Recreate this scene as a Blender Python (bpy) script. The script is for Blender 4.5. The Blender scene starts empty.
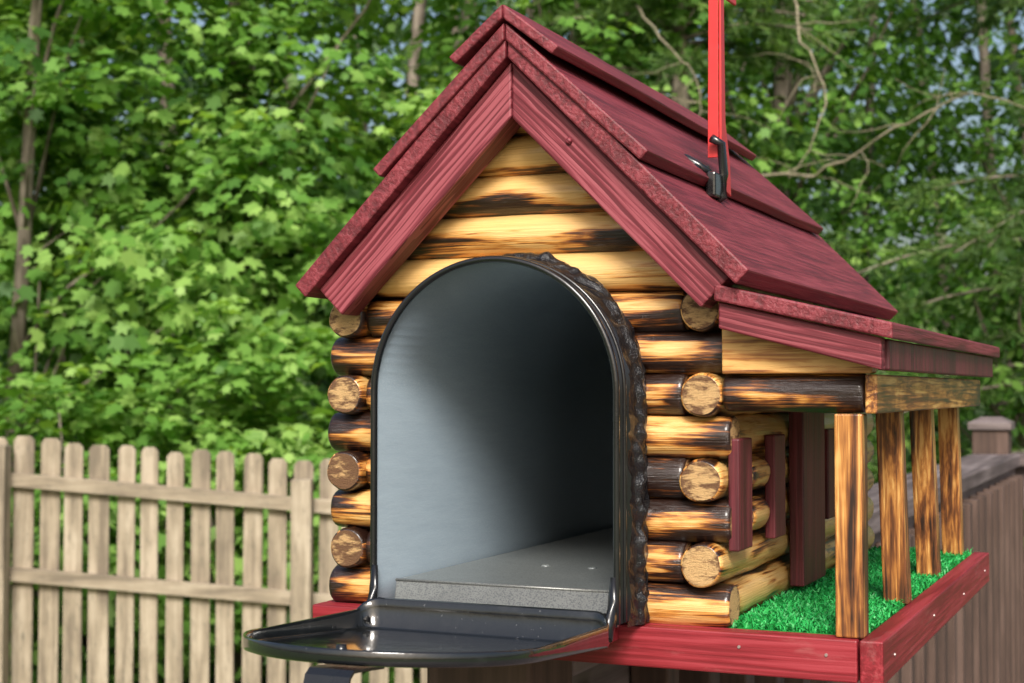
import bpy, bmesh, math, random
import numpy as np
from mathutils import Vector, Matrix, noise as mnoise
random.seed(7); rng=np.random.default_rng(11)
scene=bpy.context.scene
TH=math.radians(23.9); CT,ST=math.cos(TH),math.sin(TH)
CAM=Vector((.445,-1.028,.162))
def c2w(r,f,z=0.0):
    return Vector((CAM.x+CT*r-ST*f, CAM.y+ST*r+CT*f, z))
# ---------------------------------------------------------------- node helpers
def newmat(name):
    m=bpy.data.materials.new(name); m.use_nodes=True
    nt=m.node_tree; nt.nodes.clear()
    out=nt.nodes.new('ShaderNodeOutputMaterial'); b=nt.nodes.new('ShaderNodeBsdfPrincipled')
    nt.links.new(b.outputs[0],out.inputs[0]); return m,nt,b,out
def N(nt,t,**k):
    n=nt.nodes.new(t)
    for a,v in k.items(): setattr(n,a,v)
    return n
def L(nt,a,b): nt.links.new(a,b)
def math_(nt,op,a,b=None,clamp=False):
    n=N(nt,'ShaderNodeMath',operation=op); n.use_clamp=clamp
    for i,v in enumerate((a,b)):
        if v is None: continue
        if isinstance(v,(int,float)): n.inputs[i].default_value=v
        else: L(nt,v,n.inputs[i])
    return n.outputs[0]
def noise_(nt,vec,scale,detail=4,rough=.55,dist=0):
    n=N(nt,'ShaderNodeTexNoise'); n.inputs['Scale'].default_value=scale
    n.inputs['Detail'].default_value=detail; n.inputs['Roughness'].default_value=rough
    n.inputs['Distortion'].default_value=dist
    if vec is not None: L(nt,vec,n.inputs['Vector'])
    return n.outputs['Fac']
def ramp_(nt,fac,stops,interp='LINEAR'):
    n=N(nt,'ShaderNodeValToRGB'); cr=n.color_ramp; cr.interpolation=interp
    while len(cr.elements)<len(stops): cr.elements.new(.5)
    for e,(p,c) in zip(cr.elements,stops):
        e.position=p; e.color=(c[0],c[1],c[2],1) if not isinstance(c,(int,float)) else (c,c,c,1)
    L(nt,fac,n.inputs[0]); return n.outputs[0]
def mapping_(nt,vec,scale=(1,1,1),rot=(0,0,0),loc=(0,0,0)):
    n=N(nt,'ShaderNodeMapping'); n.inputs['Scale'].default_value=scale
    n.inputs['Rotation'].default_value=rot; n.inputs['Location'].default_value=loc
    L(nt,vec,n.inputs['Vector']); return n.outputs[0]
def bump_(nt,b,h,dist,strength=1):
    n=N(nt,'ShaderNodeBump'); n.inputs['Distance'].default_value=dist; n.inputs['Strength'].default_value=strength
    L(nt,h,n.inputs['Height']); L(nt,n.outputs[0],b.inputs['Normal'])
def mix_(nt,f,a,b,mode='MIX'):
    n=N(nt,'ShaderNodeMix',data_type='RGBA',blend_type=mode)
    for s,v in ((n.inputs[0],f),(n.inputs[6],a),(n.inputs[7],b)):
        if isinstance(v,(int,float)): s.default_value=v
        elif isinstance(v,tuple): s.default_value=(v[0],v[1],v[2],1)
        else: L(nt,v,s)
    return n.outputs[2]
def objcoord_rand(nt):
    tc=N(nt,'ShaderNodeTexCoord'); oi=N(nt,'ShaderNodeObjectInfo')
    return tc,oi.outputs['Random']
def offset_(nt,vec,rand,k=37.0):
    c=N(nt,'ShaderNodeCombineXYZ'); s=math_(nt,'MULTIPLY',rand,k)
    L(nt,s,c.inputs[0]); L(nt,s,c.inputs[1]); L(nt,s,c.inputs[2])
    a=N(nt,'ShaderNodeVectorMath',operation='ADD'); L(nt,vec,a.inputs[0]); L(nt,c.outputs[0],a.inputs[1])
    return a.outputs[0]
def grain_mat(name,dark,mid,light,rot=(0,0,0),rough=.45,fine=160,along=7,bump=.0006,coat=0,wear=None,tight=.06,wave=0,wearamt=.55):
    m,nt,b,o=newmat(name); tc,rnd=objcoord_rand(nt)
    v=mapping_(nt,tc.outputs['Object'],rot=rot)
    v=offset_(nt,v,rnd,3.7)
    n1=noise_(nt,mapping_(nt,v,scale=(along,fine,fine)),1,5,.6,.3)
    n2=noise_(nt,mapping_(nt,v,scale=(along*.5,fine*.22,fine*.22)),1,3,.5,.8)
    n3=noise_(nt,v,9,4)
    f=math_(nt,'ADD',math_(nt,'MULTIPLY',n1,.5),math_(nt,'ADD',math_(nt,'MULTIPLY',n2,.35),math_(nt,'MULTIPLY',n3,.15)))
    if wave:
        wv=N(nt,'ShaderNodeTexWave',wave_type='BANDS',bands_direction='Z',wave_profile='SAW')
        wv.inputs['Scale'].default_value=wave; wv.inputs['Distortion'].default_value=9; wv.inputs['Detail'].default_value=3
        wv.inputs['Detail Scale'].default_value=.6
        L(nt,mapping_(nt,v,scale=(.16,1,1)),wv.inputs['Vector'])
        f=math_(nt,'ADD',math_(nt,'MULTIPLY',f,.84),math_(nt,'MULTIPLY',wv.outputs['Fac'],.16))
    col=ramp_(nt,f,[(.5-tight,dark),(.5,mid),(.5+tight,light)])
    if wear:
        w=ramp_(nt,noise_(nt,mapping_(nt,v,scale=(14,60,60)),1,6,.7),[(.56,0.0),(.68,1.0)])
        col=mix_(nt,math_(nt,'MULTIPLY',w,wearamt),col,wear)
    L(nt,col,b.inputs['Base Color'])
    r=math_(nt,'ADD',math_(nt,'MULTIPLY',n1,.3),rough-.15); L(nt,r,b.inputs['Roughness'])
    b.inputs['Coat Weight'].default_value=coat; b.inputs['Coat Roughness'].default_value=.25
    bump_(nt,b,f,bump,1.0)
    return m
R90z=(0,0,math.radians(90)); R90y=(0,math.radians(90),0)
red_base=grain_mat('red_base_x',(.17,.007,.013),(.25,.014,.023),(.32,.03,.042),rough=.5,bump=.0008,coat=.05,wear=(.38,.15,.14),fine=260,wearamt=.3)
red_base_y=grain_mat('red_base_y',(.17,.007,.013),(.25,.014,.023),(.32,.03,.042),rot=R90z,rough=.5,bump=.0008,coat=.05,wear=(.38,.15,.14),fine=260,wearamt=.3)
red_roof=grain_mat('red_roof_paint',(.10,.009,.014),(.165,.017,.025),(.23,.034,.045),rot=R90z,rough=.55,bump=.0022,coat=.04,fine=300,along=9,wear=(.28,.07,.08),tight=.08,wearamt=.12)
fc=((.11,.009,.016),(.18,.020,.032),(.30,.065,.082))
red_l=grain_mat('red_fascia_l',*fc,rot=(0,math.radians(45),0),fine=420,along=12,bump=.0008,rough=.55,wave=64,tight=.052)
red_r=grain_mat('red_fascia_r',*fc,rot=(0,math.radians(-45),0),fine=420,along=12,bump=.0008,rough=.55,wave=64,tight=.052)
red_p=grain_mat('red_fascia_porch',(.10,.007,.014),(.16,.017,.027),(.25,.048,.06),rot=(0,math.radians(-13),0),fine=420,along=12,bump=.0008,rough=.55,wave=64,tight=.052)
maroon=grain_mat('maroon_paint_z',(.06,.008,.012),(.105,.013,.02),(.16,.026,.036),rot=R90y,fine=220,bump=.001,rough=.5)
# ---- scorched log
LT,AM,BR,DK=(.84,.52,.19),(.68,.30,.062),(.25,.078,.017),(.022,.009,.006)
def log_mat(name,bias=0.0,under=0.0,s2w=.10,rw=.12):
    m,nt,b,o=newmat(name); tc,rnd=objcoord_rand(nt)
    uv=tc.outputs['UV']; v=offset_(nt,uv,rnd,53.0)
    st=noise_(nt,mapping_(nt,v,scale=(8,4,1)),1,3,.6,.4)
    st2=noise_(nt,mapping_(nt,v,scale=(9,22,1)),1,6,.68,.7)
    gr=noise_(nt,mapping_(nt,v,scale=(9,110,1)),1,4,.6,.2)
    at=N(nt,'ShaderNodeAttribute',attribute_name='burn').outputs['Fac']
    sx=N(nt,'ShaderNodeSeparateXYZ'); L(nt,uv,sx.inputs[0])
    ang=math_(nt,'MULTIPLY',sx.outputs[1],2*math.pi)
    sn=math_(nt,'SINE',ang)
    s2=math_(nt,'POWER',math_(nt,'ABSOLUTE',sn),3)
    f=math_(nt,'ADD',math_(nt,'MULTIPLY',st,.95),math_(nt,'MULTIPLY',st2,.60))
    f=math_(nt,'ADD',f,math_(nt,'MULTIPLY',gr,.14))
    f=math_(nt,'ADD',f,math_(nt,'MULTIPLY',at,.10))
    f=math_(nt,'ADD',f,math_(nt,'MULTIPLY',s2,s2w))
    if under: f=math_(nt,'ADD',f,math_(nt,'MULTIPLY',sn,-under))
    f=math_(nt,'ADD',f,bias-.265)
    f=math_(nt,'ADD',f,math_(nt,'MULTIPLY',math_(nt,'SUBTRACT',rnd,.5),rw))
    col=ramp_(nt,f,[(.55,LT),(.61,AM),(.65,BR),(.70,DK)])
    tint=ramp_(nt,gr,[(.35,(.80,.72,.60)),(.6,(1,1,1))])
    col=mix_(nt,.8,col,tint,'MULTIPLY')
    L(nt,col,b.inputs['Base Color']); b.inputs['Roughness'].default_value=.3
    b.inputs['Coat Weight'].default_value=.45; b.inputs['Coat Roughness'].default_value=.14
    bump_(nt,b,math_(nt,'ADD',gr,st2),.0008)
    return m
log_front=log_mat('scorched_log',0.03,rw=.10)
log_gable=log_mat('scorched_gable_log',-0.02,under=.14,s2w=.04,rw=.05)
log_side=log_mat('side_log',-.03)
def end_mat():
    m,nt,b,o=newmat('log_end_grain'); tc,rnd=objcoord_rand(nt)
    uv=tc.outputs['UV']
    ln=N(nt,'ShaderNodeVectorMath',operation='LENGTH'); L(nt,uv,ln.inputs[0])
    nz=noise_(nt,offset_(nt,uv,rnd,9),3,4,.6)
    rr=math_(nt,'ADD',math_(nt,'MULTIPLY',ln.outputs['Value'],20),math_(nt,'MULTIPLY',nz,9))
    ring=math_(nt,'ADD',math_(nt,'MULTIPLY',math_(nt,'SINE',rr),.5),.5)
    col=mix_(nt,math_(nt,'MULTIPLY',ring,.08),(.64,.41,.18),(.45,.25,.09))
    sw=noise_(nt,mapping_(nt,offset_(nt,uv,rnd,4),scale=(2.5,14,1),rot=(0,0,.5)),1,4,.7)
    col=mix_(nt,ramp_(nt,sw,[(.5,0.0),(.66,.55)]),col,(.40,.21,.08))
    bn=math_(nt,'ADD',noise_(nt,mapping_(nt,offset_(nt,uv,rnd,21),scale=(1.0,2.6,1),rot=(0,0,-.5)),1.3,5,.65),math_(nt,'MULTIPLY',rnd,.24))
    bn=math_(nt,'ADD',bn,math_(nt,'MULTIPLY',math_(nt,'POWER',ln.outputs['Value'],6),.26))
    col=mix_(nt,ramp_(nt,bn,[(.58,0.0),(.71,.92)]),col,(.09,.032,.013))
    fl=noise_(nt,uv,22,4,.75)
    col=mix_(nt,ramp_(nt,fl,[(.38,.6),(.5,0.0)]),col,(.36,.19,.08))
    L(nt,col,b.inputs['Base Color']); b.inputs['Roughness'].default_value=.6
    bump_(nt,b,math_(nt,'ADD',fl,sw),.0010); return m
log_end=end_mat()
def post_mat(name,rot,sh=0.0):
    m,nt,b,o=newmat(name); tc,rnd=objcoord_rand(nt)
    v=mapping_(nt,tc.outputs['Object'],rot=rot); v=offset_(nt,v,rnd,5)
    g=noise_(nt,mapping_(nt,v,scale=(12,420,420)),1,4,.6,.3)
    s=noise_(nt,mapping_(nt,v,scale=(6,110,110)),1,5,.65,1.2)
    h=noise_(nt,mapping_(nt,v,scale=(14,34,34)),1,3,.6,.4)
    f=math_(nt,'ADD',math_(nt,'MULTIPLY',g,.3),math_(nt,'ADD',math_(nt,'MULTIPLY',s,.55),math_(nt,'MULTIPLY',h,.35)))
    f=math_(nt,'ADD',f,sh)
    col=ramp_(nt,f,[(.53,(.70,.40,.13)),(.59,(.46,.19,.045)),(.65,(.18,.06,.018)),(.73,DK)])
    L(nt,col,b.inputs['Base Color']); b.inputs['Roughness'].default_value=.42; b.inputs['Coat Weight'].default_value=.2
    bump_(nt,b,f,.001); return m
post_z=post_mat('scorched_post',R90y,.03); post_y=post_mat('scorched_beam_y',R90z,.03); post_x=post_mat('scorched_plank_x',(0,0,0),-.03)
def black_mat(name,col,rough,nscale,bump,metal=0.0,coat=.5):
    m,nt,b,o=newmat(name); tc=N(nt,'ShaderNodeTexCoord')
    n=noise_(nt,tc.outputs['Object'],nscale,5,.65)
    n2=noise_(nt,tc.outputs['Object'],nscale*9,2,.5)
    c=mix_(nt,n,tuple(x*.8 for x in col),tuple(x*1.3 for x in col)); L(nt,c,b.inputs['Base Color'])
    b.inputs['Metallic'].default_value=metal
    L(nt,math_(nt,'ADD',math_(nt,'MULTIPLY',n,.2),rough-.1),b.inputs['Roughness'])
    b.inputs['Coat Weight'].default_value=coat; b.inputs['Coat Roughness'].default_value=.12
    bump_(nt,b,math_(nt,'ADD',n,math_(nt,'MULTIPLY',n2,.25)),bump); return m
black=black_mat('black_enamel',(.008,.008,.009),.28,18,.0006)
tar=black_mat('black_sealant',(.007,.007,.009),.18,120,.0022,coat=.5)
def doormat():
    m,nt,b,o=newmat('door_enamel'); v=N(nt,'ShaderNodeTexCoord').outputs['Object']
    n=noise_(nt,v,22,5,.65); sp=noise_(nt,v,260,2,.6); sc=noise_(nt,mapping_(nt,v,scale=(30,260,30)),1,4,.7)
    c=mix_(nt,ramp_(nt,sp,[(.70,0.0),(.75,.25)]),(.008,.009,.010),(.22,.22,.22))
    c=mix_(nt,ramp_(nt,n,[(.55,0.0),(.7,.22)]),c,(.09,.09,.09)); L(nt,c,b.inputs['Base Color'])
    L(nt,ramp_(nt,n,[(.35,.05),(.65,.22)]),b.inputs['Roughness']); b.inputs['Coat Weight'].default_value=.9; b.inputs['Coat Roughness'].default_value=.05
    bump_(nt,b,math_(nt,'ADD',n,math_(nt,'MULTIPLY',sc,.15)),.0012); return m
door_m=doormat()
def inner_mat():
    m,nt,b,o=newmat('mailbox_interior_paint'); tc=N(nt,'ShaderNodeTexCoord'); v=tc.outputs['Object']
    n=noise_(nt,mapping_(nt,v,scale=(20,20,140)),1,5,.7)
    s=noise_(nt,v,1500,2,.5)
    col=mix_(nt,n,(.19,.245,.295),(.26,.325,.38))
    col=mix_(nt,ramp_(nt,s,[(.52,0.0),(.64,.22)]),col,(.58,.60,.62))
    L(nt,col,b.inputs['Base Color']); b.inputs['Metallic'].default_value=.2; b.inputs['Roughness'].default_value=.4
    bump_(nt,b,n,.0003); return m
inner=inner_mat()
def floor_mat(name,a,c_):
    m,nt,b,o=newmat(name); tc=N(nt,'ShaderNodeTexCoord'); v=tc.outputs['Object']
    s=noise_(nt,v,900,2,.6); n=noise_(nt,v,30,4)
    col=mix_(nt,n,a,c_); col=mix_(nt,ramp_(nt,s,[(.48,0.0),(.6,.7)]),col,(.08,.085,.09))
    L(nt,col,b.inputs['Base Color']); b.inputs['Metallic'].default_value=.4; b.inputs['Roughness'].default_value=.33; return m
galv=floor_mat('galvanised_floor',(.20,.22,.225),(.30,.32,.31)); galv_shade=floor_mat('galvanised_lip_shaded',(.14,.145,.14),(.25,.255,.24))  # lip metal is a darker copy: the lip's shade is put into its colour
m,nt,b,o=newmat('flag_red'); b.inputs['Roughness'].default_value=.4
L(nt,mix_(nt,noise_(nt,N(nt,'ShaderNodeTexCoord').outputs['Object'],60),(.46,.018,.02),(.60,.035,.035)),b.inputs['Base Color']); flag_m=m
m,nt,b,o=newmat('nail_steel'); b.inputs['Base Color'].default_value=(.5,.4,.38,1); b.inputs['Metallic'].default_value=.7; b.inputs['Roughness'].default_value=.4; nail_m=m
# ---------------------------------------------------------------- mesh helpers
def link(ob,parent=None):
    scene.collection.objects.link(ob)
    if parent: ob.parent=parent
    return ob
def empty(name,loc=(0,0,0)):
    e=bpy.data.objects.new(name,None); e.empty_display_size=.1; link(e); return e
def from_bm(name,bm,mat,parent,smooth=False):
    me=bpy.data.meshes.new(name); bmesh.ops.recalc_face_normals(bm,faces=bm.faces); bm.to_mesh(me); bm.free()
    for mm in (mat if isinstance(mat,(list,tuple)) else [mat]): me.materials.append(mm)
    if smooth:
        me.polygons.foreach_set('use_smooth',[True]*len(me.polygons))
    return link(bpy.data.objects.new(name,me),parent)
def prism(name,poly,y0,y1,mat,parent,bevel=.0012,axis='y'):
    bm=bmesh.new()
    def P(a,b,t):
        return {'y':(a,t,b),'x':(t,a,b),'z':(a,b,t)}[axis]
    v0=[bm.verts.new(P(a,b,y0)) for a,b in poly]; v1=[bm.verts.new(P(a,b,y1)) for a,b in poly]
    bm.faces.new(v0); bm.faces.new(v1[::-1]); n=len(poly)
    for i in range(n): bm.faces.new((v0[i],v0[(i+1)%n],v1[(i+1)%n],v1[i]))
    bmesh.ops.recalc_face_normals(bm,faces=bm.faces)
    if bevel: bmesh.ops.bevel(bm,geom=bm.edges[:],offset=bevel,segments=2,affect='EDGES',profile=.5)
    return from_bm(name,bm,mat,parent)
def box(name,lo,hi,mat,parent,bevel=.0012,lean=(0,0)):
    bm=bmesh.new(); bmesh.ops.create_cube(bm,size=1)
    for v in bm.verts:
        v.co=Vector([lo[i]+(hi[i]-lo[i])*(v.co[i]+.5) for i in range(3)])
    if bevel: bmesh.ops.bevel(bm,geom=bm.edges[:],offset=bevel,segments=2,affect='EDGES',profile=.5)
    for v in bm.verts:
        t=(v.co.z-lo[2])/max(1e-6,hi[2]-lo[2]); v.co.x+=lean[0]*t; v.co.y+=lean[1]*t
    return from_bm(name,bm,mat,parent)
def tube_bm(bm,pts,rad,seg=8,cap=True):
    rings=[]; pts=[Vector(p) for p in pts]
    up=Vector((.13,.31,.94)).normalized()
    for i,p in enumerate(pts):
        t=(pts[min(i+1,len(pts)-1)]-pts[max(i-1,0)]).normalized()
        a=t.cross(up)
        if a.length<.15: a=t.cross(Vector((1,0,0)))
        a.normalize(); c=t.cross(a).normalized(); r=rad[i] if hasattr(rad,'__len__') else rad
        rings.append([bm.verts.new(p+(a*math.cos(2*math.pi*k/seg)+c*math.sin(2*math.pi*k/seg))*r) for k in range(seg)])
    for i in range(len(rings)-1):
        for k in range(seg):
            f=bm.faces.new((rings[i][k],rings[i][(k+1)%seg],rings[i+1][(k+1)%seg],rings[i+1][k])); f.smooth=True
    if cap:
        bm.faces.new(rings[0][::-1]); bm.faces.new(rings[-1])
def make_log(name,p0,p1,r,mat,parent,burn_len=.03,seg=26):
    p0=Vector(p0); p1=Vector(p1); ax=(p1-p0); Ln=ax.length; ax.normalize()
    up=Vector((0,0,1)); side=ax.cross(up).normalized()
    if abs(ax.x)>.5: side=Vector((0,-1,0))
    n=max(4,int(Ln/.008)); ts=[0,.0015,.004]+[.008+(Ln-.016)*i/n for i in range(n+1)]+[Ln-.004,Ln-.0015,Ln]
    sd=random.uniform(0,100); bm=bmesh.new(); uvl=bm.loops.layers.uv.new('UVMap'); bl=bm.verts.layers.float.new('burn')
    rings=[]
    for t in ts:
        e=min(t,Ln-t); k=.88 if e<.0005 else (.965 if e<.003 else 1.0 if e>.006 else .99)
        ring=[]
        cen=p0+ax*t+up*mnoise.noise(Vector((t*9,sd,3)))*.0012+side*mnoise.noise(Vector((t*9,sd,9)))*.0012
        for j in range(seg):
            a=2*math.pi*j/seg
            rr=r*k*(1+.07*mnoise.noise(Vector((t*22,math.cos(a)*1.1+sd,math.sin(a)*1.1))))
            v=bm.verts.new(cen+(-side*math.cos(a)+up*math.sin(a))*rr)
            v[bl]=max(0,1-e/burn_len); ring.append(v)
        rings.append(ring)
    for i in range(len(ts)-1):
        for j in range(seg):
            j2=(j+1)%seg
            f=bm.faces.new((rings[i][j],rings[i][j2],rings[i+1][j2],rings[i+1][j])); f.smooth=True
            for lp,(tt,jj) in zip(f.loops,((ts[i],j),(ts[i],j+1),(ts[i+1],j+1),(ts[i+1],j))):
                lp[uvl].uv=(tt,jj/seg)
    for ring in (rings[0][::-1],rings[-1]):
        f=bm.faces.new(ring); f.material_index=1
        c=sum((v.co for v in ring),Vector())/seg
        for lp in f.loops:
            d=(lp.vert.co-c)/r; lp[uvl].uv=(d.dot(side),d.dot(up))
    return from_bm(name,bm,[mat,log_end],parent)
# ================================================================ MAILBOX CABIN
cab=empty('log_cabin_mailbox')
MC=-.005; MR=.096; MZ=.161; MY=-.05
def arch(r,z0,n=40,cx=MC,cz=MZ):
    pts=[(cx+r,z0)]
    pts+= [(cx+r,z0+(cz-z0)*i/8) for i in range(1,8)]
    pts+=[(cx+r*math.cos(math.pi*i/n),cz+r*math.sin(math.pi*i/n)) for i in range(n+1)]
    pts+= [(cx-r,cz-(cz-z0)*i/8) for i in range(1,9)]
    return pts
bm=bmesh.new(); pl=arch(MR-.0012,-.05,48); v0=[bm.verts.new((a,-.2,b)) for a,b in pl]; v1=[bm.verts.new((a,.2,b)) for a,b in pl]
bm.faces.new(v0); bm.faces.new(v1[::-1])
for i in range(len(pl)): bm.faces.new((v0[i],v0[(i+1)%len(pl)],v1[(i+1)%len(pl)],v1[i]))
cutter=from_bm('cutter_tmp',bm,log_front,None)
LR=.0158; PZ=.0299; Z0=.0095; fl=[]
for k in range(8):
    z=Z0+PZ*k
    if k%2==0: fl.append(make_log('front_log_%d'%(k+1),(-.167+random.uniform(-.003,.002),.0155,z),(.156+random.uniform(-.002,.002),.0155,z),LR,log_front,cab))
    else: fl.append(make_log('front_log_%d'%(k+1),(-.136,.0155,z),(.1215,.0155,z),LR,log_front,cab,burn_len=.015))
for k in range(8,13):
    z=Z0+PZ*k; h=min(.135,.401-z-.0158) if k<12 else .016
    o=make_log('gable_log_%d'%(k-7),(-h,.0155,z),(h,.0155,z),LR,log_gable,cab,burn_len=.01); fl.append(o)
for o in fl[:10]:
    md=o.modifiers.new('b','BOOLEAN'); md.object=cutter; md.operation='DIFFERENCE'; md.solver='EXACT'
bpy.context.view_layer.update(); dg=bpy.context.evaluated_depsgraph_get()
for o in fl[:10]:
    me=bpy.data.meshes.new_from_object(o.evaluated_get(dg)); o.modifiers.clear(); o.data=me
bpy.data.objects.remove(cutter)
for sx in (-1,1):
    xc=.1365 if sx>0 else -.1505
    for k in range(9):
        z=Z0+PZ*k
        y0=-.004+random.uniform(-.004,.003) if k%2==1 else .0325
        if k==8: y0=.0
        make_log('side_log_%s%d'%('r' if sx>0 else 'l',k+1),(xc,y0,z),(xc,.565,z),LR,log_side,cab,burn_len=.02)
for k in range(13):
    z=Z0+PZ*k; h=.118 if k<9 else max(.016,.385-z)
    make_log('back_log_%d'%(k+1),(-h,.53,z),(h,.53,z),LR,log_side,cab,burn_len=.01)
# ---- roof
AP=.421; X0=.003; q=math.sqrt(.5)
def slope_pt(s,n,sg):
    return (X0+sg*(s*q+n*q), AP-s*q+n*q)
def board(name,sg,s0,s1,n0,n1,th,y0,y1,mat,bev=.0015):
    poly=[slope_pt(s0,n0,sg),slope_pt(s1,n1,sg),slope_pt(s1,n1-th,sg),slope_pt(s0,n0-th,sg)]
    if s0<=0:
        poly[0]=(X0+sg*.0004,AP+n0/q); poly[3]=(X0+sg*.0004,AP+(n0-th)/q)
    ob=prism(name,poly,y0,y1,mat,cab,bevel=0)
    me=ob.data; bm=bmesh.new(); bm.from_mesh(me)
    long=[e for e in bm.edges if abs(e.verts[0].co.y-e.verts[1].co.y)>.1]
    if long: bmesh.ops.subdivide_edges(bm,edges=long,cuts=14,use_grid_fill=False)
    bmesh.ops.bevel(bm,geom=[e for e in bm.edges if e.is_manifold and e.calc_face_angle(0)>.5],offset=bev,segments=2,affect='EDGES',profile=.5)
    sdd=random.uniform(0,50)
    for v in bm.verts:
        w_=mnoise.noise(Vector((v.co.y*7,sdd,v.co.x*8)))*.0012; v.co.x+=sg*q*w_; v.co.z+=q*w_
    bm.to_mesh(me); bm.free(); return ob
for sg,nm,rf in ((-1,'left',red_l),(1,'right',red_r)):
    board('roof_lower_board_'+nm,sg,.0,.252,0,0,.0135,-.041,.548,red_roof)
    board('roof_mid_board_'+nm,sg,.0,.143,.0045,.0105,.009,-.044,.515,red_roof)
    board('roof_cap_board_'+nm,sg,.0,.042,.0135,.0195,.0075,-.048,.500,red_roof)
    board('gable_fascia_'+nm,sg,.0,.243,-.0140,-.0140,.029,-.031,-.006,rf)
    board('back_fascia_'+nm,sg,.0,.243,-.0140,-.0140,.029,.515,.535,rf)
bm=bmesh.new(); bmesh.ops.create_uvsphere(bm,u_segments=12,v_segments=8,radius=.0026,matrix=Matrix.Translation((.048,-.0315,.340))); from_bm('fascia_nail',bm,red_r,cab,smooth=True)
def hexa(name,pts,mat,bev=.0012):
    bm=bmesh.new(); vs=[bm.verts.new(p) for p in pts]
    for f in ((0,1,2,3),(4,5,6,7),(0,1,5,4),(1,2,6,5),(2,3,7,6),(3,0,4,7)): bm.faces.new([vs[i] for i in f])
    bmesh.ops.recalc_face_normals(bm,faces=bm.faces)
    bmesh.ops.bevel(bm,geom=bm.edges[:],offset=bev,segments=2,affect='EDGES',profile=.5)
    return from_bm(name,bm,mat,cab)
prism('porch_roof_panel',[(.154,.2350),(.274,.2065),(.274,.1955),(.154,.2235)],-.032,.605,red_roof,cab,bevel=.0015)
prism('porch_front_fascia',[(.156,.2225),(.266,.1968),(.266,.1755),(.156,.2045)],-.027,-.013,red_p,cab)
box('porch_eave_fascia',(.2605,-.0125,.1755),(.2685,.59,.1962),maroon,cab)  # darker maroon than the front fascia: the eave's shade is painted in
prism('porch_gable_plank',[(.153,.2110),(.258,.1840),(.256,.1735),(.153,.1735)],-.009,.010,post_x,cab)
make_log('porch_header_log',(.1525,.006,.1605),(.2505,.006,.1605),.0138,log_front,cab,burn_len=.02)
box('porch_beam',(.2515,-.008,.1465),(.2595,.56,.1728),post_y,cab)
box('porch_inner_plate',(.236,.024,.1485),(.2510,.56,.172),post_y,cab)
for i,(px,py,lx,ly) in enumerate(((.2395,.004,0,0),(.2400,.180,-.004,-.006),(.2370,.362,-.004,-.010),(.2330,.548,-.002,-.010))):
    box('porch_post_%d'%(i+1),(px-.0095,py-.0095,-.004),(px+.0095,py+.0095,.1462),post_z,cab,lean=(lx,ly))
def plank(name,y0,y1,z0,z1,x=.153,th=.008): 
    box(name,(x,y0,z0),(x+th,y1,z1),maroon,cab)
plank('shutter_1',.006,.042,.049,.128); plank('shutter_2',.108,.142,.049,.128)
plank('cabin_door',.182,.262,.004,.150,.154,.012); plank('shutter_3',.300,.330,.049,.128); plank('shutter_4',.395,.430,.049,.128)
box('window_2',(.1535,.331,.055),(.1570,.394,.123),post_y,cab)
for k in range(2,4):
    z=Z0+PZ*k; make_log('window_stub_%d'%k,(.146,.058,z),(.146,.104,z),.0135,log_side,cab,burn_len=.01)
# ---- base
box('base_front_board',(-.176,-.011,-.033),(.2455,.008,-.0045),red_base,cab)
box('base_side_board',(.2475,-.013,-.0333),(.2630,.590,-.0040),red_base_y,cab)
box('base_side_board_left',(-.176,.0095,-.033),(-.160,.590,-.0045),red_base_y,cab)
box('base_back_board',(-.159,.575,-.033),(.2465,.590,-.0045),red_base,cab)
box('base_floor',(-.159,.0095,-.0300),(.2465,.574,-.0095),post_y,cab)
box('mailbox_seat_board',(-.094,-.053,-.0150),(.078,-.012,.0005),red_base,cab)
for x in (.165,.225,-.12):
    bm=bmesh.new(); bmesh.ops.create_cone(bm,cap_ends=True,segments=12,radius1=.0013,radius2=.001,depth=.0012,matrix=Matrix.Translation((x,-.0113,-.018+random.uniform(-.004,.004)))@Matrix.Rotation(math.pi/2,4,'X'))
    from_bm('nail_%d'%int(1000+x*1000),bm,nail_m,cab)
for y in (.03,.21,.39,.55):
    bm=bmesh.new(); bmesh.ops.create_cone(bm,cap_ends=True,segments=12,radius1=.0013,radius2=.001,depth=.0012,matrix=Matrix.Translation((.2633,y,-.018+random.uniform(-.004,.004)))@Matrix.Rotation(math.pi/2,4,'Y'))
    from_bm('side_nail_%d'%int(y*100),bm,nail_m,cab)
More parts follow.
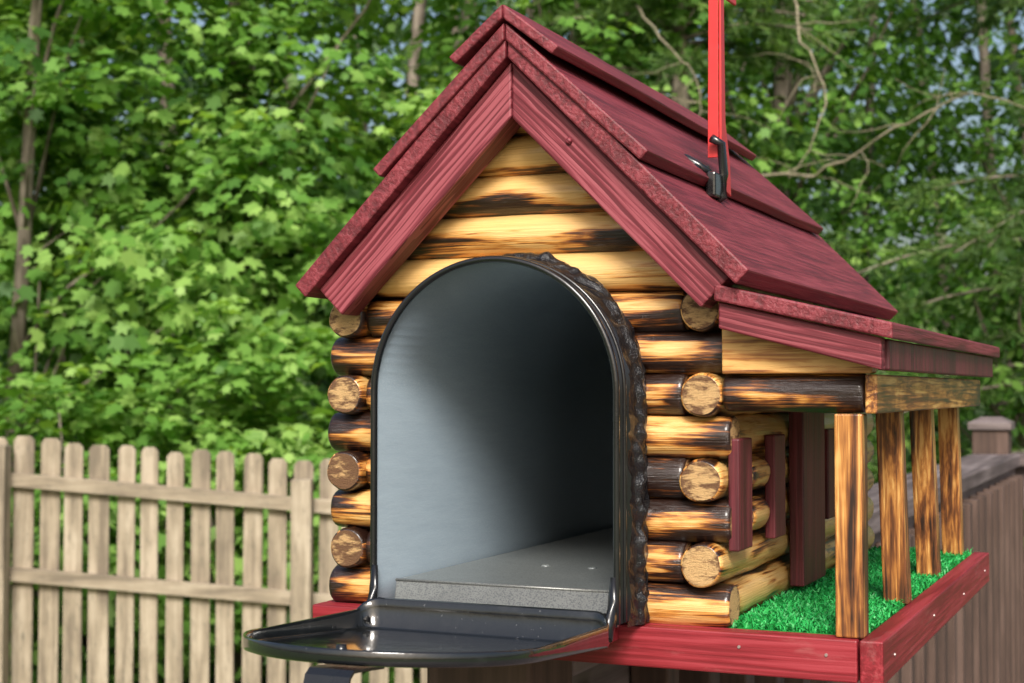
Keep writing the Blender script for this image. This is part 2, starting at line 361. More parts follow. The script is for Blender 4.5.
def turf():
    n=17000; x=rng.uniform(.150,.2472,n); y=rng.uniform(.009,.574,n)
    ln=rng.uniform(.004,.0085,n); an=rng.uniform(0,2*np.pi,n); til=rng.uniform(.1,1.1,n); w=rng.uniform(.0005,.0009,n)
    base=np.stack([x,y,np.full(n,-.0045)],1)
    d=np.stack([np.cos(an)*np.sin(til),np.sin(an)*np.sin(til),np.cos(til)],1)*ln[:,None]
    s=np.stack([-np.sin(an),np.cos(an),np.zeros(n)],1)*w[:,None]
    mid=base+d*.55; an2=an+rng.uniform(-1.5,1.5,n)
    tip=mid+np.stack([np.cos(an2)*.7,np.sin(an2)*.7,rng.uniform(-.2,.8,n)],1)*(ln*.5)[:,None]
    V=np.stack([base-s,base+s,mid+s,mid-s,tip],1).reshape(-1,3)
    F=[]
    for i in range(n):
        o=5*i; F.append((o,o+1,o+2,o+3)); F.append((o+3,o+2,o+4))
    me=bpy.data.meshes.new('artificial_turf'); me.from_pydata(V.tolist(),[],F)
    a=me.attributes.new('tint','FLOAT','FACE'); a.data.foreach_set('value',np.repeat(rng.random(n),2).astype(np.float32))
    m,nt,b,o=newmat('turf_green'); at=N(nt,'ShaderNodeAttribute',attribute_name='tint').outputs['Fac']
    L(nt,mix_(nt,at,(.006,.21,.035),(.03,.45,.10)),b.inputs['Base Color']); b.inputs['Roughness'].default_value=.5
    me.materials.append(m); link(bpy.data.objects.new('artificial_turf',me),cab)
    box('turf_backing',(.1500,.009,-.0090),(.2468,.574,-.0045),m,cab,bevel=0)
turf()
# ---- mailbox metal shell
def sweep(name,r_out,r_in,y0,y1,mat,z0=.0015,ny=2,n=40):
    bm=bmesh.new(); po=arch(r_out,z0,n); pi=arch(r_in,z0,n); R=[]
    ys=[y0+(y1-y0)*i/ny for i in range(ny+1)]
    for pts in (po,pi): R.append([[bm.verts.new((a,y,b_)) for a,b_ in pts] for y in ys])
    for g in R:
        for i in range(ny):
            for j in range(len(po)-1):
                f=bm.faces.new((g[i][j],g[i][j+1],g[i+1][j+1],g[i+1][j])); f.smooth=True
    for i in (0,ny):
        for j in range(len(po)-1): bm.faces.new((R[0][i][j],R[0][i][j+1],R[1][i][j+1],R[1][i][j]))
    for j in (0,len(po)-1):
        for i in range(ny): bm.faces.new((R[0][i][j],R[0][i+1][j],R[1][i+1][j],R[1][i][j]))
    return from_bm(name,bm,mat,cab)
sweep('mailbox_shell',MR-.0002,MR-.0015,MY+.002,.50,black)
sweep('mailbox_inner_skin',MR-.0018,MR-.0024,MY+.004,.498,inner)
prism('mailbox_back_plate',arch(MR-.003,.004,30),.494,.497,inner,cab,bevel=0)
def rimtube(name,r,y,rad,z0,mat,seg=10):
    bm=bmesh.new(); tube_bm(bm,[(a,y,b_) for a,b_ in arch(r,z0,48)],rad,seg); return from_bm(name,bm,mat,cab)
rimtube('mailbox_rim',MR-.001,MY,.0024,.002,black)
rimtube('mailbox_rim_bead',MR+.0005,MY+.012,.0016,.002,black)
bm=bmesh.new(); tube_bm(bm,[(MC-MR,MY,.002),(MC+MR,MY,.002)],.002,8); from_bm('mailbox_bottom_rim',bm,black,cab)
box('mailbox_floor',(MC-.089,-.026,.0195),(MC+.089,.49,.0207),galv,cab,bevel=.0003)
hexa('mailbox_floor_lip',[(MC-.0885,-.0265,.0208),(MC+.0885,-.0265,.0208),(MC+.084,-.040,.0070),(MC-.082,-.040,.0070),
     (MC-.0885,-.0265,.0190),(MC+.0885,-.0265,.0190),(MC+.084,-.0415,.0060),(MC-.082,-.0415,.0060)],galv_shade,.0003)
bm=bmesh.new(); tube_bm(bm,[(MC-.0885,-.0268,.0207),(MC+.0885,-.0268,.0207)],.0012,8); from_bm('floor_fold_bead',bm,galv_shade,cab)
bm=bmesh.new(); tube_bm(bm,[(MC-.082,-.0408,.0066),(MC+.084,-.0408,.0066)],.0011,8); from_bm('floor_lip_hem',bm,black,cab)
for sx,yy in ((.02,.10),(-.02,.10)):
    bm=bmesh.new(); bmesh.ops.create_uvsphere(bm,u_segments=12,v_segments=6,radius=.004,matrix=Matrix.Translation((MC+sx,yy,.0207))@Matrix.Diagonal((1,1,.35,1)))
    from_bm('floor_screw',bm,galv,cab,smooth=True)
def arc_frames(r,z0,n):
    out=[]; Ls=(MZ-z0); tot=2*Ls+math.pi*r
    for i in range(n+1):
        d=tot*i/n
        if d<Ls: out.append((MC+r,z0+d,1,0,d))
        elif d<Ls+math.pi*r:
            a=(d-Ls)/r; out.append((MC+r*math.cos(a),MZ+r*math.sin(a),math.cos(a),math.sin(a),d))
        else: out.append((MC-r,MZ-(d-Ls-math.pi*r),-1,0,d))
    return out
bm=bmesh.new(); fr=arc_frames(MR-.001,-.003,620); W=20; rows=[]
for i,(x,z,nx,nz,d) in enumerate(fr):
    row=[]
    edge=.006*mnoise.noise(Vector((d*38,1,0)))+.002*mnoise.noise(Vector((d*130,5,0)))
    for j in range(W+1):
        t=j/W; y=-.030+edge+(.031-edge)*t
        bead=.0042*math.exp(-((t-.62)/.16)**2)*(1+1.1*mnoise.noise(Vector((d*95,2,7))))      # squeezed bead of sealant
        base=.0014+.0040*t**2.0+bead
        fold=abs(mnoise.noise(Vector((d*44+t*2.5,t*2.2,3))))*.0060*t**.6+mnoise.noise(Vector((d*170+t*4,t*5,8)))*.0016*min(1,t*2)
        h=max(.0004,base+fold-.0010)
        yy=y+.003*mnoise.noise(Vector((d*60,t*2,2)))*t
        row.append(bm.verts.new((x+nx*h,yy,z+nz*h)))
    rows.append(row)
for i in range(len(rows)-1):
    for j in range(W):
        f=bm.faces.new((rows[i][j],rows[i][j+1],rows[i+1][j+1],rows[i+1][j])); f.smooth=True
from_bm('black_sealant_flashing',bm,tar,cab)
# ---- door (open, lying forward)
HY=-.060; HZ=-.012; TIL=math.radians(4.8)
def dp(a,b_,h): return (MC+a, HY-b_*math.cos(TIL), HZ+b_*math.sin(TIL)+h)
DW=.097; DL=.225
rc=.012
def outline(off):
    w=DW-off; pts=[]
    for i in range(6):
        a=-math.pi/2+ (math.pi/2)*i/5
        pts.append((w-rc+rc*math.cos(a), rc+rc*math.sin(a)+off))
    for i in range(49):
        a=math.pi*i/48; pts.append((w*math.cos(a),(DL-DW)+ w*math.sin(a)))
    for i in range(6):
        a=math.pi+(math.pi/2)*i/5
        pts.append((-w+rc+rc*math.cos(a), rc+rc*math.sin(a)+off))
    return pts
prof=[(.003,.0),(.0005,.0008),(.0,.003),(.0003,.0080),(.0010,.0092),(.0020,.0090),(.0026,.0072),(.0030,.0030),(.0050,.0016)]
bm=bmesh.new(); loops=[]
for off,h in prof:
    o_=outline(off); loops.append([bm.verts.new(dp(a,b_,h*(1+ (1.7*max(0,1-b_/.035)**2) if h>.005 else 1))) for a,b_ in o_])
nL=len(loops[0])
for i in range(len(loops)-1):
    for j in range(nL):
        f=bm.faces.new((loops[i][j],loops[i][(j+1)%nL],loops[i+1][(j+1)%nL],loops[i+1][j])); f.smooth=True
inn=outline(.0055)
p2=[bm.verts.new(dp(a*.80,.02+(b_-.0)*.80,.0016)) for a,b_ in inn]; p3=[bm.verts.new(dp(a*.77,.0235+(b_)*.77,.0027)) for a,b_ in inn]
for A,B in ((loops[-1],p2),(p2,p3)):
    for j in range(nL): bm.faces.new((A[j],A[(j+1)%nL],B[(j+1)%nL],B[j]))
bm.faces.new(p3); bm.faces.new(loops[0][::-1])
from_bm('mailbox_door',bm,door_m,cab)
def strip(name,pts,w,th,mat,cx):
    bm=bmesh.new(); pr=None
    P=[Vector(p) for p in pts]
    for i,p in enumerate(P):
        t=(P[min(i+1,len(P)-1)]-P[max(i-1,0)]).normalized(); nrm=Vector((0,-t.z,t.y))
        c=[bm.verts.new((cx-w,p.y,p.z)),bm.verts.new((cx+w,p.y,p.z)),bm.verts.new((cx+w,p.y+nrm.y*th,p.z+nrm.z*th)),bm.verts.new((cx-w,p.y+nrm.y*th,p.z+nrm.z*th))]
        if pr:
            for k in range(4): bm.faces.new((pr[k],pr[(k+1)%4],c[(k+1)%4],c[k]))
        else: bm.faces.new(c)
        pr=c
    bm.faces.new(pr[::-1]); bmesh.ops.bevel(bm,geom=[e for e in bm.edges if e.calc_face_angle(0)>1.0],offset=.0005,segments=2,affect='EDGES')
    return from_bm(name,bm,mat,cab)
tip=dp(0,DL,0)
strip('door_latch',[(0,tip[1]+.03,tip[2]-.004),(0,tip[1]+.004,tip[2]-.0015),(0,tip[1]-.005,tip[2]-.001),(0,tip[1]-.010,tip[2]-.004),(0,tip[1]-.0125,tip[2]-.010),(0,tip[1]-.0135,tip[2]-.03),(0,tip[1]-.018,tip[2]-.045)],.0145,.0018,black,MC+.012)
bm=bmesh.new(); bmesh.ops.create_cone(bm,cap_ends=True,segments=16,radius1=.004,radius2=.003,depth=.008,matrix=Matrix.Translation(Vector(dp(.0,DL-.026,.0055))))
from_bm('latch_rivet',bm,black,cab,smooth=True)
for sx in (-1,1):
    x=MC+sx*(DW-.004)
    bm=bmesh.new(); tube_bm(bm,[(x,MY-.001,.034),(x,MY-.003,.018),(x,MY-.006,.006),(x,HY-.006,HZ+.006)],[.0022,.0032,.0042,.0045],10); from_bm('hinge_arm_%s'%('l' if sx<0 else 'r'),bm,black,cab)
# ---- flag
fx,fy,fz=.112,.135,.327
def ybar(name,poly,x0,x1,mat): return prism(name,poly,x0,x1,mat,cab,bevel=.0006,axis='x')
ybar('flag_arm',[(fy-.006,fz-.004),(fy+.022,fz-.008),(fy+.019,fz+.018),(fy+.006,fz+.05),(fy+.003,fz+.150),(fy+.040,fz+.152),(fy+.040,fz+.190),(fy-.006,fz+.190),(fy-.006,fz+.09)],fx,fx+.0022,flag_m)
prism('flag_arm_flange',[(fx-.0088,fz+.02),(fx,fz+.02),(fx,fz+.19),(fx-.0075,fz+.19)],fy-.0075,fy-.006,flag_m,cab,bevel=.0004)
box('flag_bracket_base',(fx-.004,fy-.030,fz-.014),(fx+.004,fy-.004,fz+.006),black,cab,bevel=.002)
bm=bmesh.new()
tube_bm(bm,[(fx-.030,fy-.020,fz+.020),(fx-.022,fy-.022,fz+.018),(fx-.012,fy-.022,fz+.012),(fx-.004,fy-.018,fz+.005)],.0036,10)
tube_bm(bm,[(fx-.024,fy-.024,fz+.013),(fx-.012,fy-.026,fz+.006)],.0058,10)
tube_bm(bm,[(fx-.003,fy-.016,fz+.034),(fx+.003,fy-.010,fz+.030),(fx+.004,fy-.006,fz+.006),(fx+.004,fy-.008,fz-.012),(fx-.003,fy-.012,fz-.016)],.0036,10)
bmesh.ops.create_cone(bm,cap_ends=True,segments=16,radius1=.008,radius2=.008,depth=.006,matrix=Matrix.Translation((fx-.012,fy-.006,fz+.006))@Matrix.Rotation(math.pi/2,4,'Y'))
from_bm('flag_bracket',bm,black,cab,smooth=True)
# ================================================================ DECK RAILING
rail_y=grain_mat('weathered_rail_y',(.07,.052,.05),(.12,.092,.088),(.21,.17,.165),rot=R90z,rough=.7,fine=60,along=3,bump=.002,tight=.1)
rail_x=grain_mat('weathered_rail_x',(.07,.052,.05),(.12,.092,.088),(.21,.17,.165),rough=.7,fine=60,along=3,bump=.002,tight=.1)
rail_z=grain_mat('weathered_rail_z',(.045,.026,.019),(.075,.044,.032),(.12,.075,.058),rot=R90y,rough=.75,fine=60,along=3,bump=.002,tight=.1)
rl_=empty('deck_railing')
YE=3.84
box('cap_rail',(-.150,.12,-.071),(-.008,YE,-.0340),rail_y,rl_,bevel=.004)
box('side_rail',(-.060,.13,-.205),(-.024,YE,-.073),rail_y,rl_,bevel=.003)
box('bottom_rail',(-.060,.13,-.93),(-.024,YE,-.85),rail_y,rl_,bevel=.003)
box('support_post',(-.098,.030,-2.3),(-.008,.118,-.0345),rail_z,rl_,bevel=.004)
y=.16;i=0
while y<YE-.1:
    box('baluster_%d'%i,(-.022,y,-.95),(.014,y+.036,-.09),rail_z,rl_,bevel=.002); y+=.135;i+=1
def rpost(nm,x,y,zt):
    box('post_'+nm,(x-.054,y-.054,-2.3),(x+.054,y+.054,zt-.040),rail_z,rl_,bevel=.004)
    bm=bmesh.new(); s=.064
    b0=[bm.verts.new((x+a*s,y+b_*s,zt-.039)) for a,b_ in ((-1,-1),(1,-1),(1,1),(-1,1))]
    b1=[bm.verts.new((v.co.x,v.co.y,zt-.018)) for v in b0]; t=[bm.verts.new((x+(v.co.x-x)*.45,y+(v.co.y-y)*.45,zt)) for v in b0]
    bm.faces.new(b0[::-1]); bm.faces.new(t)
    for A,B in ((b0,b1),(b1,t)):
        for k in range(4): bm.faces.new((A[k],A[(k+1)%4],B[(k+1)%4],B[k]))
    from_bm('post_cap_'+nm,bm,rail_x,rl_)
rpost('corner',-.098,YE+.06,.080); rpost('far',3.3,YE+.06,.080)
box('cap_rail_return',(-.043,YE+.001,-.071),(3.24,YE+.13,-.0335),rail_x,rl_,bevel=.004)
box('side_rail_return',(-.043,YE+.04,-.205),(3.24,YE+.075,-.073),rail_x,rl_,bevel=.003)
box('bottom_rail_return',(-.043,YE+.04,-.93),(3.24,YE+.075,-.85),rail_x,rl_,bevel=.003)
x=.04
while x<3.2:
    box('baluster_%d'%i,(x,YE+.003,-.95),(x+.036,YE+.038,-.09),rail_z,rl_,bevel=.002); x+=.135;i+=1
dk=empty('wooden_deck')
yy=-3.5;i=0
while yy<YE-.1:
    box('deck_board_%d'%i,(-.12,yy,-1.04),(4.5,yy+.138,-1.0),rail_x,dk,bevel=.003); yy+=.145;i+=1
box('rim_joist_side',(-.16,-3.5,-1.25),(-.122,YE,-1.0),rail_y,dk,bevel=.003)
box('rim_joist_end',(-.12,YE-.04,-1.25),(4.5,YE-.002,-1.041),rail_x,dk,bevel=.003)
# ================================================================ GROUND
GZ=-1.75
def gheight(r,f):
    base=GZ + .25*mnoise.noise(Vector((r*.05,f*.05,1)))
    if f>32: base+=min(7,(f-32)*.2)
    return base
bm=bmesh.new(); NX,NY=90,90; g=[]
for j in range(NY+1):
    f=-40+ (j/NY)**1.6*700; row=[]
    for i in range(NX+1):
        r=(i/NX-.5); r=math.copysign(abs(r*2)**1.8,r)*500
        p=c2w(r,f,gheight(r,f)); row.append(bm.verts.new(p))
    g.append(row)
for j in range(NY):
    for i in range(NX): bm.faces.new((g[j][i],g[j][i+1],g[j+1][i+1],g[j+1][i]))
m,nt,b,o=newmat('grass_ground'); v=N(nt,'ShaderNodeTexCoord').outputs['Object']
n1=noise_(nt,v,.6,5); n2=noise_(nt,v,14,4,.7)
c=mix_(nt,n1,(.03,.07,.012),(.10,.17,.03)); c=mix_(nt,ramp_(nt,n2,[(.4,0.0),(.65,.7)]),c,(.16,.22,.05)); c=mix_(nt,ramp_(nt,n1,[(.55,0.0),(.7,.5)]),c,(.12,.09,.05))
L(nt,c,b.inputs['Base Color']); b.inputs['Roughness'].default_value=.9; bump_(nt,b,n2,.05)
from_bm('grass_ground',bm,m,None,smooth=True)
# ================================================================ FENCE
fa=((.17,.135,.095),(.29,.235,.165),(.42,.35,.26))
fm=grain_mat('weathered_fence_wood',*fa,rot=R90y,rough=.8,fine=28,along=2,bump=.003,wear=(.11,.10,.07),tight=.09,wearamt=.7)
fmx=grain_mat('weathered_fence_rail',*fa,rot=(0,0,-TH),rough=.8,fine=28,along=2,bump=.003,wear=(.13,.115,.09),tight=.1)
fe=empty('picket_fence')
fdir=Vector((CT,ST,0))
FD=7.6; SL=-.085
def fbox(nm,r0,r1,f0,f1,zfun,mat=None,bev=.0025,ear=0,lean=0):
    mat=mat or fm
    bm=bmesh.new(); rs=[(r0,'b'),(r1,'b'),(r1,'t'),(r0,'t')]
    vs=[]
    for f in (f0,f1):
        row=[]
        if ear:
            zb=zfun(r0)[0]; zt=zfun((r0+r1)/2)[1]
            for rr,zz in ((r0,zb),(r1,zb),(r1+lean,zt-ear),(r1-ear*.8+lean,zt),(r0+ear*.8+lean,zt),(r0+lean,zt-ear)): row.append(bm.verts.new(c2w(rr,f,zz)))
        else:
            for rr,w in rs:
                z=zfun(rr); row.append(bm.verts.new(c2w(rr,f,z[0] if w=='b' else z[1])))
        vs.append(row)
    n=len(vs[0]); bm.faces.new(vs[0]); bm.faces.new(vs[1][::-1])
    for k in range(n): bm.faces.new((vs[0][k],vs[0][(k+1)%n],vs[1][(k+1)%n],vs[1][k]))
    bmesh.ops.recalc_face_normals(bm,faces=bm.faces)
    if bev: bmesh.ops.bevel(bm,geom=bm.edges[:],offset=bev,segments=1,affect='EDGES')
    return from_bm(nm,bm,mat,fe)
ztop=lambda r:-.065+SL*(r+2.5)
r=-6.2;i=0
while r<1.6:
    jz=random.uniform(-.022,.022); jf=random.uniform(-.006,.006)
    fbox('picket_%d'%i,r+random.uniform(-.006,.006),r+.093+random.uniform(-.006,.006),FD+jf,FD+.018+jf,lambda q_:(GZ,ztop(q_)+jz),ear=.024,lean=random.uniform(-.009,.009)); r+=.1275;i+=1
for nm,dz in (('top',-.185),('bottom',-.655)):
    fbox('rail_'+nm,-6.2,1.6,FD-.045,FD-.008,lambda q_:(ztop(q_)+dz-.07,ztop(q_)+dz),mat=fmx)
for k,rr in enumerate((-6.2,-4.5,-2.55,-1.04,.55,1.6)):
    fbox('post_%d'%k,rr-.05,rr+.05,FD-.15,FD-.046,lambda q_:(GZ,ztop(rr)-.09+(.04 if k==2 else 0)))
# ================================================================ FOLIAGE
def leafmat(name,c0,c1,c2,trans=.35):
    m=bpy.data.materials.new(name); m.use_nodes=True; nt=m.node_tree; nt.nodes.clear()
    out=N(nt,'ShaderNodeOutputMaterial'); b=N(nt,'ShaderNodeBsdfPrincipled'); t=N(nt,'ShaderNodeBsdfTranslucent'); mx=N(nt,'ShaderNodeMixShader')
    at=N(nt,'ShaderNodeAttribute',attribute_name='tint').outputs['Fac']
    col=ramp_(nt,at,[(0,c0),(.5,c1),(1,c2)]); L(nt,col,b.inputs['Base Color']); b.inputs['Roughness'].default_value=.5
    b.inputs['Specular IOR Level'].default_value=.35
    tc=mix_(nt,1.0,col,(1.45,1.4,.6),'MULTIPLY'); L(nt,tc,t.inputs['Color'])
    mx.inputs[0].default_value=trans; L(nt,b.outputs[0],mx.inputs[1]); L(nt,t.outputs[0],mx.inputs[2]); L(nt,mx.outputs[0],out.inputs[0]); return m
maple=leafmat('maple_leaf',(.05,.135,.022),(.145,.31,.05),(.33,.51,.13),.38)
dark=leafmat('woodland_leaf',(.022,.062,.012),(.06,.145,.026),(.14,.26,.05),.36)
pine=leafmat('conifer_needle',(.035,.08,.022),(.085,.165,.04),(.20,.30,.08),.3)
bark=grain_mat('bark',(.08,.065,.045),(.16,.13,.10),(.26,.22,.17),rot=R90y,rough=.9,fine=22,along=4,bump=.01,tight=.1)
def star():
    tips=[(0,1.0),(24,.55),(48,.86),(76,.42),(105,.60),(140,.33),(180,.42)]
    pts=[(math.sin(math.radians(a))*r,math.cos(math.radians(a))*r) for a,r in tips]
    pts+=[(-x,y) for x,y in pts[-2:0:-1]]
    return np.array([(x*.6,y*.6+.15,-.12*abs(x)) for x,y in pts])
STAR=star(); OVAL=np.array([(0,-.5,0),(.22,-.25,-.05),(.27,.1,-.06),(0,.55,0),(-.27,.1,-.06),(-.22,-.25,-.05)])
RH=np.array([(0,-.5,0),(.3,0,-.05),(0,.5,0),(-.3,0,-.05)]); NEED=np.array([(-.04,0,0),(.04,0,0),(.015,1,0),(-.015,1,0)])
def leaves(name,P,Nrm,size,tint,tmpl,mat,parent,fwd=None):
    n=len(P); Nrm=Nrm/np.linalg.norm(Nrm,axis=1)[:,None]
    if fwd is None: fwd=rng.normal(size=(n,3))
    a=fwd-Nrm*np.sum(fwd*Nrm,1)[:,None]; a/=np.linalg.norm(a,axis=1)[:,None]+1e-9
    s=np.cross(a,Nrm); k=len(tmpl)
    V=(P[:,None,:]+size[:,None,None]*(tmpl[None,:,0,None]*s[:,None,:]+tmpl[None,:,1,None]*a[:,None,:]+tmpl[None,:,2,None]*Nrm[:,None,:])).reshape(-1,3)
    me=bpy.data.meshes.new(name); me.vertices.add(n*k); me.vertices.foreach_set('co',V.astype(np.float32).ravel())
    me.loops.add(n*k); me.loops.foreach_set('vertex_index',np.arange(n*k,dtype=np.int32))
    me.polygons.add(n); me.polygons.foreach_set('loop_start',np.arange(0,n*k,k,dtype=np.int32))
    try: me.polygons.foreach_set('loop_total',np.full(n,k,dtype=np.int32))
    except Exception: pass
    me.update(calc_edges=True)
    at=me.attributes.new('tint','FLOAT','FACE'); at.data.foreach_set('value',np.clip(tint,0,1).astype(np.float32))
    me.materials.append(mat); return link(bpy.data.objects.new(name,me),parent)
def sprays(cent,outd,per,rad,thick,lsize,tm,upw=1.0):
    m=len(cent); P=np.repeat(cent,per,0); O=np.repeat(outd,per,0); n=len(P)
    a=rng.uniform(0,2*np.pi,n); rr=np.sqrt(rng.random(n))*np.repeat(rng.uniform(.6,1.25,m),per)*rad
    off=np.stack([np.cos(a)*rr,np.sin(a)*rr,rng.normal(size=n)*thick-.35*rr**2/rad],1)
    P=P+off
    Nn=np.stack([off[:,0]*.9,off[:,1]*.9,np.full(n,upw*.55)],1)+O*.30+rng.normal(size=(n,3))*.28
    sz=lsize*rng.uniform(.45,1.3,n); tint=np.repeat(rng.normal(.5,.22,m),per)+rng.normal(0,.15,n)+tm
    fw=off+np.array([0,0,-.12])+rng.normal(size=(n,3))*.08
    return P,Nn,sz,tint,fw
def crown_centers(c,rad,m,gap=.0,seed=0,fs=.9):
    out=[];dirs=[]
    while len(out)<m:
        d=rng.normal(size=3); d/=np.linalg.norm(d); t=rng.random()**(1/2.2)
        lump=1+.28*mnoise.noise(Vector((d*2.3+seed).tolist()))
        p=c+d*rad*t*lump
        if mnoise.noise(Vector((p*fs+seed*3.1).tolist()))<gap: continue
        if p[2]<GZ+.15: continue
        out.append(p);dirs.append(d)
    return np.array(out),np.array(dirs)
def tree(name,r,f,h,tr,crown_off,rad,m,per,srad,lsize,mat,tmpl,lean=(0,0),gap=-.08,tm=0,thick=.05,limbs=26,seed=1,fs=.9):
    e=empty(name); b0=np.array(c2w(r,f,GZ-.1)); top=np.array(c2w(r+lean[0],f+lean[1],GZ+h))
    bm=bmesh.new(); n=12; path=[]
    for i in range(n+1):
        t=i/n; p=b0*(1-t)+top*t; p=p+np.array([mnoise.noise(Vector((t*3,seed,0))),mnoise.noise(Vector((t*3,seed,5))),0])*.18*t
        path.append(Vector(p))
    tube_bm(bm,path,[tr*(1.25-1.0*i/n) if i else tr*1.5 for i in range(n+1)],10)
    c=np.array(c2w(r+crown_off[0],f+crown_off[1],crown_off[2])); cc,dd=crown_centers(c,np.array(rad),m,gap,seed,fs)
    idx=rng.choice(len(cc),min(limbs,len(cc)),replace=False)
    for k in idx:
        tz=min(.95,max(.15,(cc[k][2]-GZ)/h*.8-.05)); a=path[int(tz*n)]; bb=Vector(cc[k]); md=(a*.45+bb*.55)+Vector((0,0,.18))+Vector(rng.normal(size=3)*.1)
        q1=a*.75+bb*.25+Vector((0,0,.12)); tube_bm(bm,[a,q1,md,bb],[tr*.34,tr*.25,tr*.15,tr*.05],6)
    from_bm('trunk_and_limbs',bm,bark,e)
    P,Nn,sz,ti,fw=sprays(cc,dd,per,srad,thick,lsize,tm)
    leaves('crown_leaves',P,Nn,sz,ti,tmpl,mat,e,fw)
    return e
tree('maple_tree',-3.62,10.4,9,.055,(.2,.6,1.7),(2.0,1.5,3.6),440,32,.40,.145,maple,STAR,lean=(.75,0),seed=3,tm=.0,gap=.05,fs=1.3,limbs=16)
tree('maple_tree',-1.9,11.2,8,.07,(.2,-.1,1.5),(1.9,1.5,3.6),520,32,.40,.14,maple,STAR,lean=(-.3,0),seed=9,tm=.08,gap=.05,fs=1.3)
tree('maple_tree',.3,12.2,9,.08,(.1,0,2.2),(2.0,1.6,3.6),440,30,.40,.135,maple,STAR,lean=(.3,0),seed=14,tm=.0,gap=.04,fs=1.3)
tree('maple_tree',-5.4,13.5,10,.10,(0,0,2.5),(2.2,1.8,4.2),340,30,.45,.16,maple,STAR,lean=(-.2,0),seed=22,tm=-.15)
tree('beech_tree',2.4,14.0,10,.11,(.1,0,2.4),(2.1,1.7,4.2),420,32,.42,.105,maple,OVAL,lean=(.2,0),seed=31,tm=-.2,gap=-.02)
tree('beech_tree',4.2,12.6,9,.09,(.4,0,.6),(1.9,1.6,2.4),420,34,.38,.095,maple,OVAL,lean=(.6,0),seed=37,tm=-.05)
tree('beech_tree',6.6,14.5,10,.1,(0,0,2.0),(2.3,1.8,3.8),300,32,.42,.11,maple,OVAL,seed=41,tm=-.1)
def conifer(name,r,f,h,seed,w=2.6):
    e=empty(name); random.seed(seed); bm=bmesh.new(); b0=c2w(r,f,GZ-.1)
    tube_bm(bm,[b0+Vector((0,0,h*i/8)) for i in range(9)],[.11*(1-.9*i/8)+.01 for i in range(9)],10)
    P=[];D=[]
    for k in range(84):
        z=GZ+1.2+(h-1.6)*random.random(); a=random.uniform(0,2*math.pi); ln=w*(1-(z-GZ)/h*.75)*random.uniform(.6,1.1)
        pts=[]; d=Vector((math.cos(a),math.sin(a),0))
        for j in range(7):
            t=j/6; pts.append(Vector((b0.x,b0.y,z))+d*ln*t+Vector((0,0,.25*t-.75*t*t*ln*.4))+Vector((mnoise.noise(Vector((k,t*2,0)))*.15*t,0,0)))
        tube_bm(bm,pts,[.016*(1-t/7)+.003 for t in range(7)],5)
        for q_ in range(38):
            t=random.uniform(.15,1); i0=min(5,int(t*6)); p=pts[i0].lerp(pts[i0+1],t*6-i0)
            sd_=Vector((-d.y,d.x,0))*random.choice((-1,1)); tw=(d*.6+sd_*random.uniform(.2,1)+Vector((0,0,random.uniform(-.5,.1)))).normalized()
            L_=random.uniform(.15,.42)*(1.2-.5*t)
            for s_ in range(14):
                u=random.random(); P.append(p+tw*L_*u); D.append((tw+Vector([random.gauss(0,.55) for _ in range(3)])).normalized())
    from_bm('trunk_and_boughs',bm,bark,e)
    P=np.array(P);D=np.array(D);n=len(P); nr=np.cross(D,rng.normal(size=(n,3)))
    nd=NEED*np.array([1.8,1,1]); leaves('needles',P,nr,rng.uniform(.06,.12,n),rng.normal(.5,.22,n),nd,pine,e,D)
conifer('pine_tree',1.3,11.6,8.5,5,2.3); conifer('pine_tree',4.4,11.6,9.5,6,2.7)
def deadlimb(pts,r0,nt_=9,seed=0):
    random.seed(seed); bm=bmesh.new(); P=[c2w(*p) for p in pts]
    S=[]
    for i in range(len(P)-1):
        for j in range(5): S.append(P[i].lerp(P[i+1],j/5)+Vector([random.gauss(0,.014) for _ in range(3)]))
    S.append(P[-1]); n=len(S); tube_bm(bm,S,[r0*(1-.8*i/n) for i in range(n)],6)
    for k in range(nt_):
        i=random.randrange(n//5,n-1); d=Vector(random.gauss(0,1)*fdir)+Vector((0,0,random.gauss(-.1,.6))); q_=[S[i]]
        for j in range(5): d+=Vector([random.gauss(0,.3) for _ in range(3)]); q_.append(q_[-1]+d.normalized()*.11)
        tube_bm(bm,q_,[r0*.35*(1-j/7) for j in range(6)],5)
    return bm
bare=grain_mat('bare_branch_bark',(.13,.11,.07),(.22,.19,.12),(.30,.26,.18),rough=.9)
from_bm('bare_tree_branch',deadlimb([(1.2,10.3,1.6),(1.9,9.6,1.55),(2.35,9.2,1.75),(2.75,9.0,1.95),(3.2,8.9,1.8)],.013,9,4),bare,None)
from_bm('bare_tree_branch',deadlimb([(2.0,10.8,3.4),(1.9,10.0,2.6),(2.05,9.7,2.0),(1.75,9.5,1.5)],.013,8,8),bare,None)
from_bm('bare_tree_branch',deadlimb([(.9,11,3.0),(1.05,10.4,2.6),(1.3,10.2,2.2),(1.2,10,1.8)],.011,7,18),bare,None)
def shrub(name,r,f,rad,cz,m,seed,ls=.13,tm=.12):
    e=empty(name); c=np.array(c2w(r,f,cz)); cc,dd=crown_centers(c,np.array(rad),m,-.15,seed,1.6)
    bm=bmesh.new(); b0=c2w(r,f,GZ-.05)
    for k in range(14):
        p=Vector(cc[k]); tube_bm(bm,[b0,b0.lerp(p,.5)+Vector((0,0,.1)),p],[.02,.014,.005],6)
    from_bm('stems',bm,bark,e)
    P,Nn,sz,ti,fw=sprays(cc,dd,28,.30,.04,ls,tm); leaves('leaves',P,Nn,sz,ti,STAR,maple,e,fw)
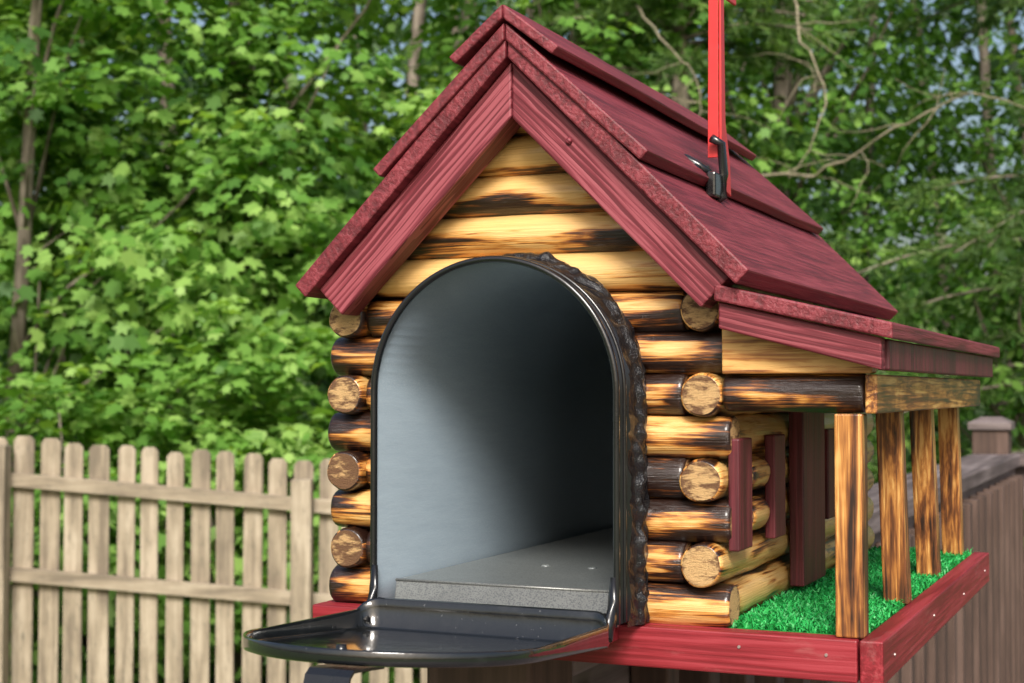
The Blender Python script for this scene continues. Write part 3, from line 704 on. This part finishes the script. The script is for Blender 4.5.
for k,(r_,f_,t_) in enumerate(((-3.6,9.4,.6),(-2.6,9.2,.45),(-1.7,9.5,.8),(-.7,9.3,.6),(.6,9.6,.5))):
    shrub('shrub',r_,f_,(.85,.8,1.25),-1.0+t_*.55,140,50+k)
wl=empty('distant_woodland')
def mass(n,f0,f1,rr,z1,sz,mat,clump,tm,nm,gap=-.16):
    m=n//40; cen=[];dd=[]
    while len(cen)<m:
        r_=rng.uniform(-rr,rr); f_=rng.uniform(f0,f1); z_=rng.uniform(GZ+.1,z1)
        if mnoise.noise(Vector((r_*.45,f_*.45,z_*.5+tm*9)))<gap: continue
        cen.append(np.array(c2w(r_,f_,z_+max(0,gheight(r_,f_)-GZ)))); dd.append(np.array([ST,-CT,.3]))
    P,Nn,s_,ti,fw=sprays(np.array(cen),np.array(dd),40,clump,.12,sz,tm); leaves(nm,P,Nn,s_,ti,RH,mat,wl,fw)
mass(40000,15.5,22,12,9,.21,dark,.75,.0,'understory_leaves'); mass(34000,23,33,17,12,.40,dark,1.2,-.1,'background_leaves')
bm=bmesh.new()
for k in range(34):
    r_=random.uniform(-12,12); f_=random.uniform(15,28); b0=c2w(r_,f_,GZ-.2); w=random.uniform(.05,.14); l_=random.uniform(-.8,.8)
    tube_bm(bm,[b0,b0+Vector((l_*.3,0,4)),b0+Vector((l_,0,9)),b0+Vector((l_*1.5,0,13))],[w,w*.8,w*.6,w*.3],8)
from_bm('woodland_trunks',bm,bark,wl)
# ================================================================ LIGHT / CAMERA
az=Vector((.36,-.93)).normalized(); el=math.radians(40)
S=Vector((az.x*math.cos(el),az.y*math.cos(el),math.sin(el)))
sd=bpy.data.lights.new('sun','SUN'); sd.energy=4.3; sd.angle=math.radians(20); sd.color=(1,.98,.94)
so=bpy.data.objects.new('sun',sd); so.rotation_euler=(-S).to_track_quat('-Z','Y').to_euler(); link(so)
w=bpy.data.worlds.new('World'); scene.world=w; w.use_nodes=True; nt=w.node_tree
bg=nt.nodes['Background']; sk=nt.nodes.new('ShaderNodeTexSky'); sk.sky_type='NISHITA'; sk.sun_disc=False
sk.sun_elevation=el; sk.sun_rotation=math.atan2(az.x,az.y); sk.dust_density=5.0; sk.air_density=1.2
nt.links.new(sk.outputs[0],bg.inputs[0]); bg.inputs[1].default_value=.15
cd=bpy.data.cameras.new('camera'); cam=bpy.data.objects.new('camera',cd); link(cam)
cam.location=CAM; cam.rotation_euler=(math.radians(91.86),0,TH); cd.lens=53.05; cd.sensor_width=36
cd.clip_start=.05; cd.clip_end=2000
cd.dof.use_dof=True; cd.dof.focus_distance=1.12; cd.dof.aperture_fstop=15
scene.camera=cam
scene.view_settings.view_transform='Standard'; scene.view_settings.look='None'; scene.view_settings.exposure=0
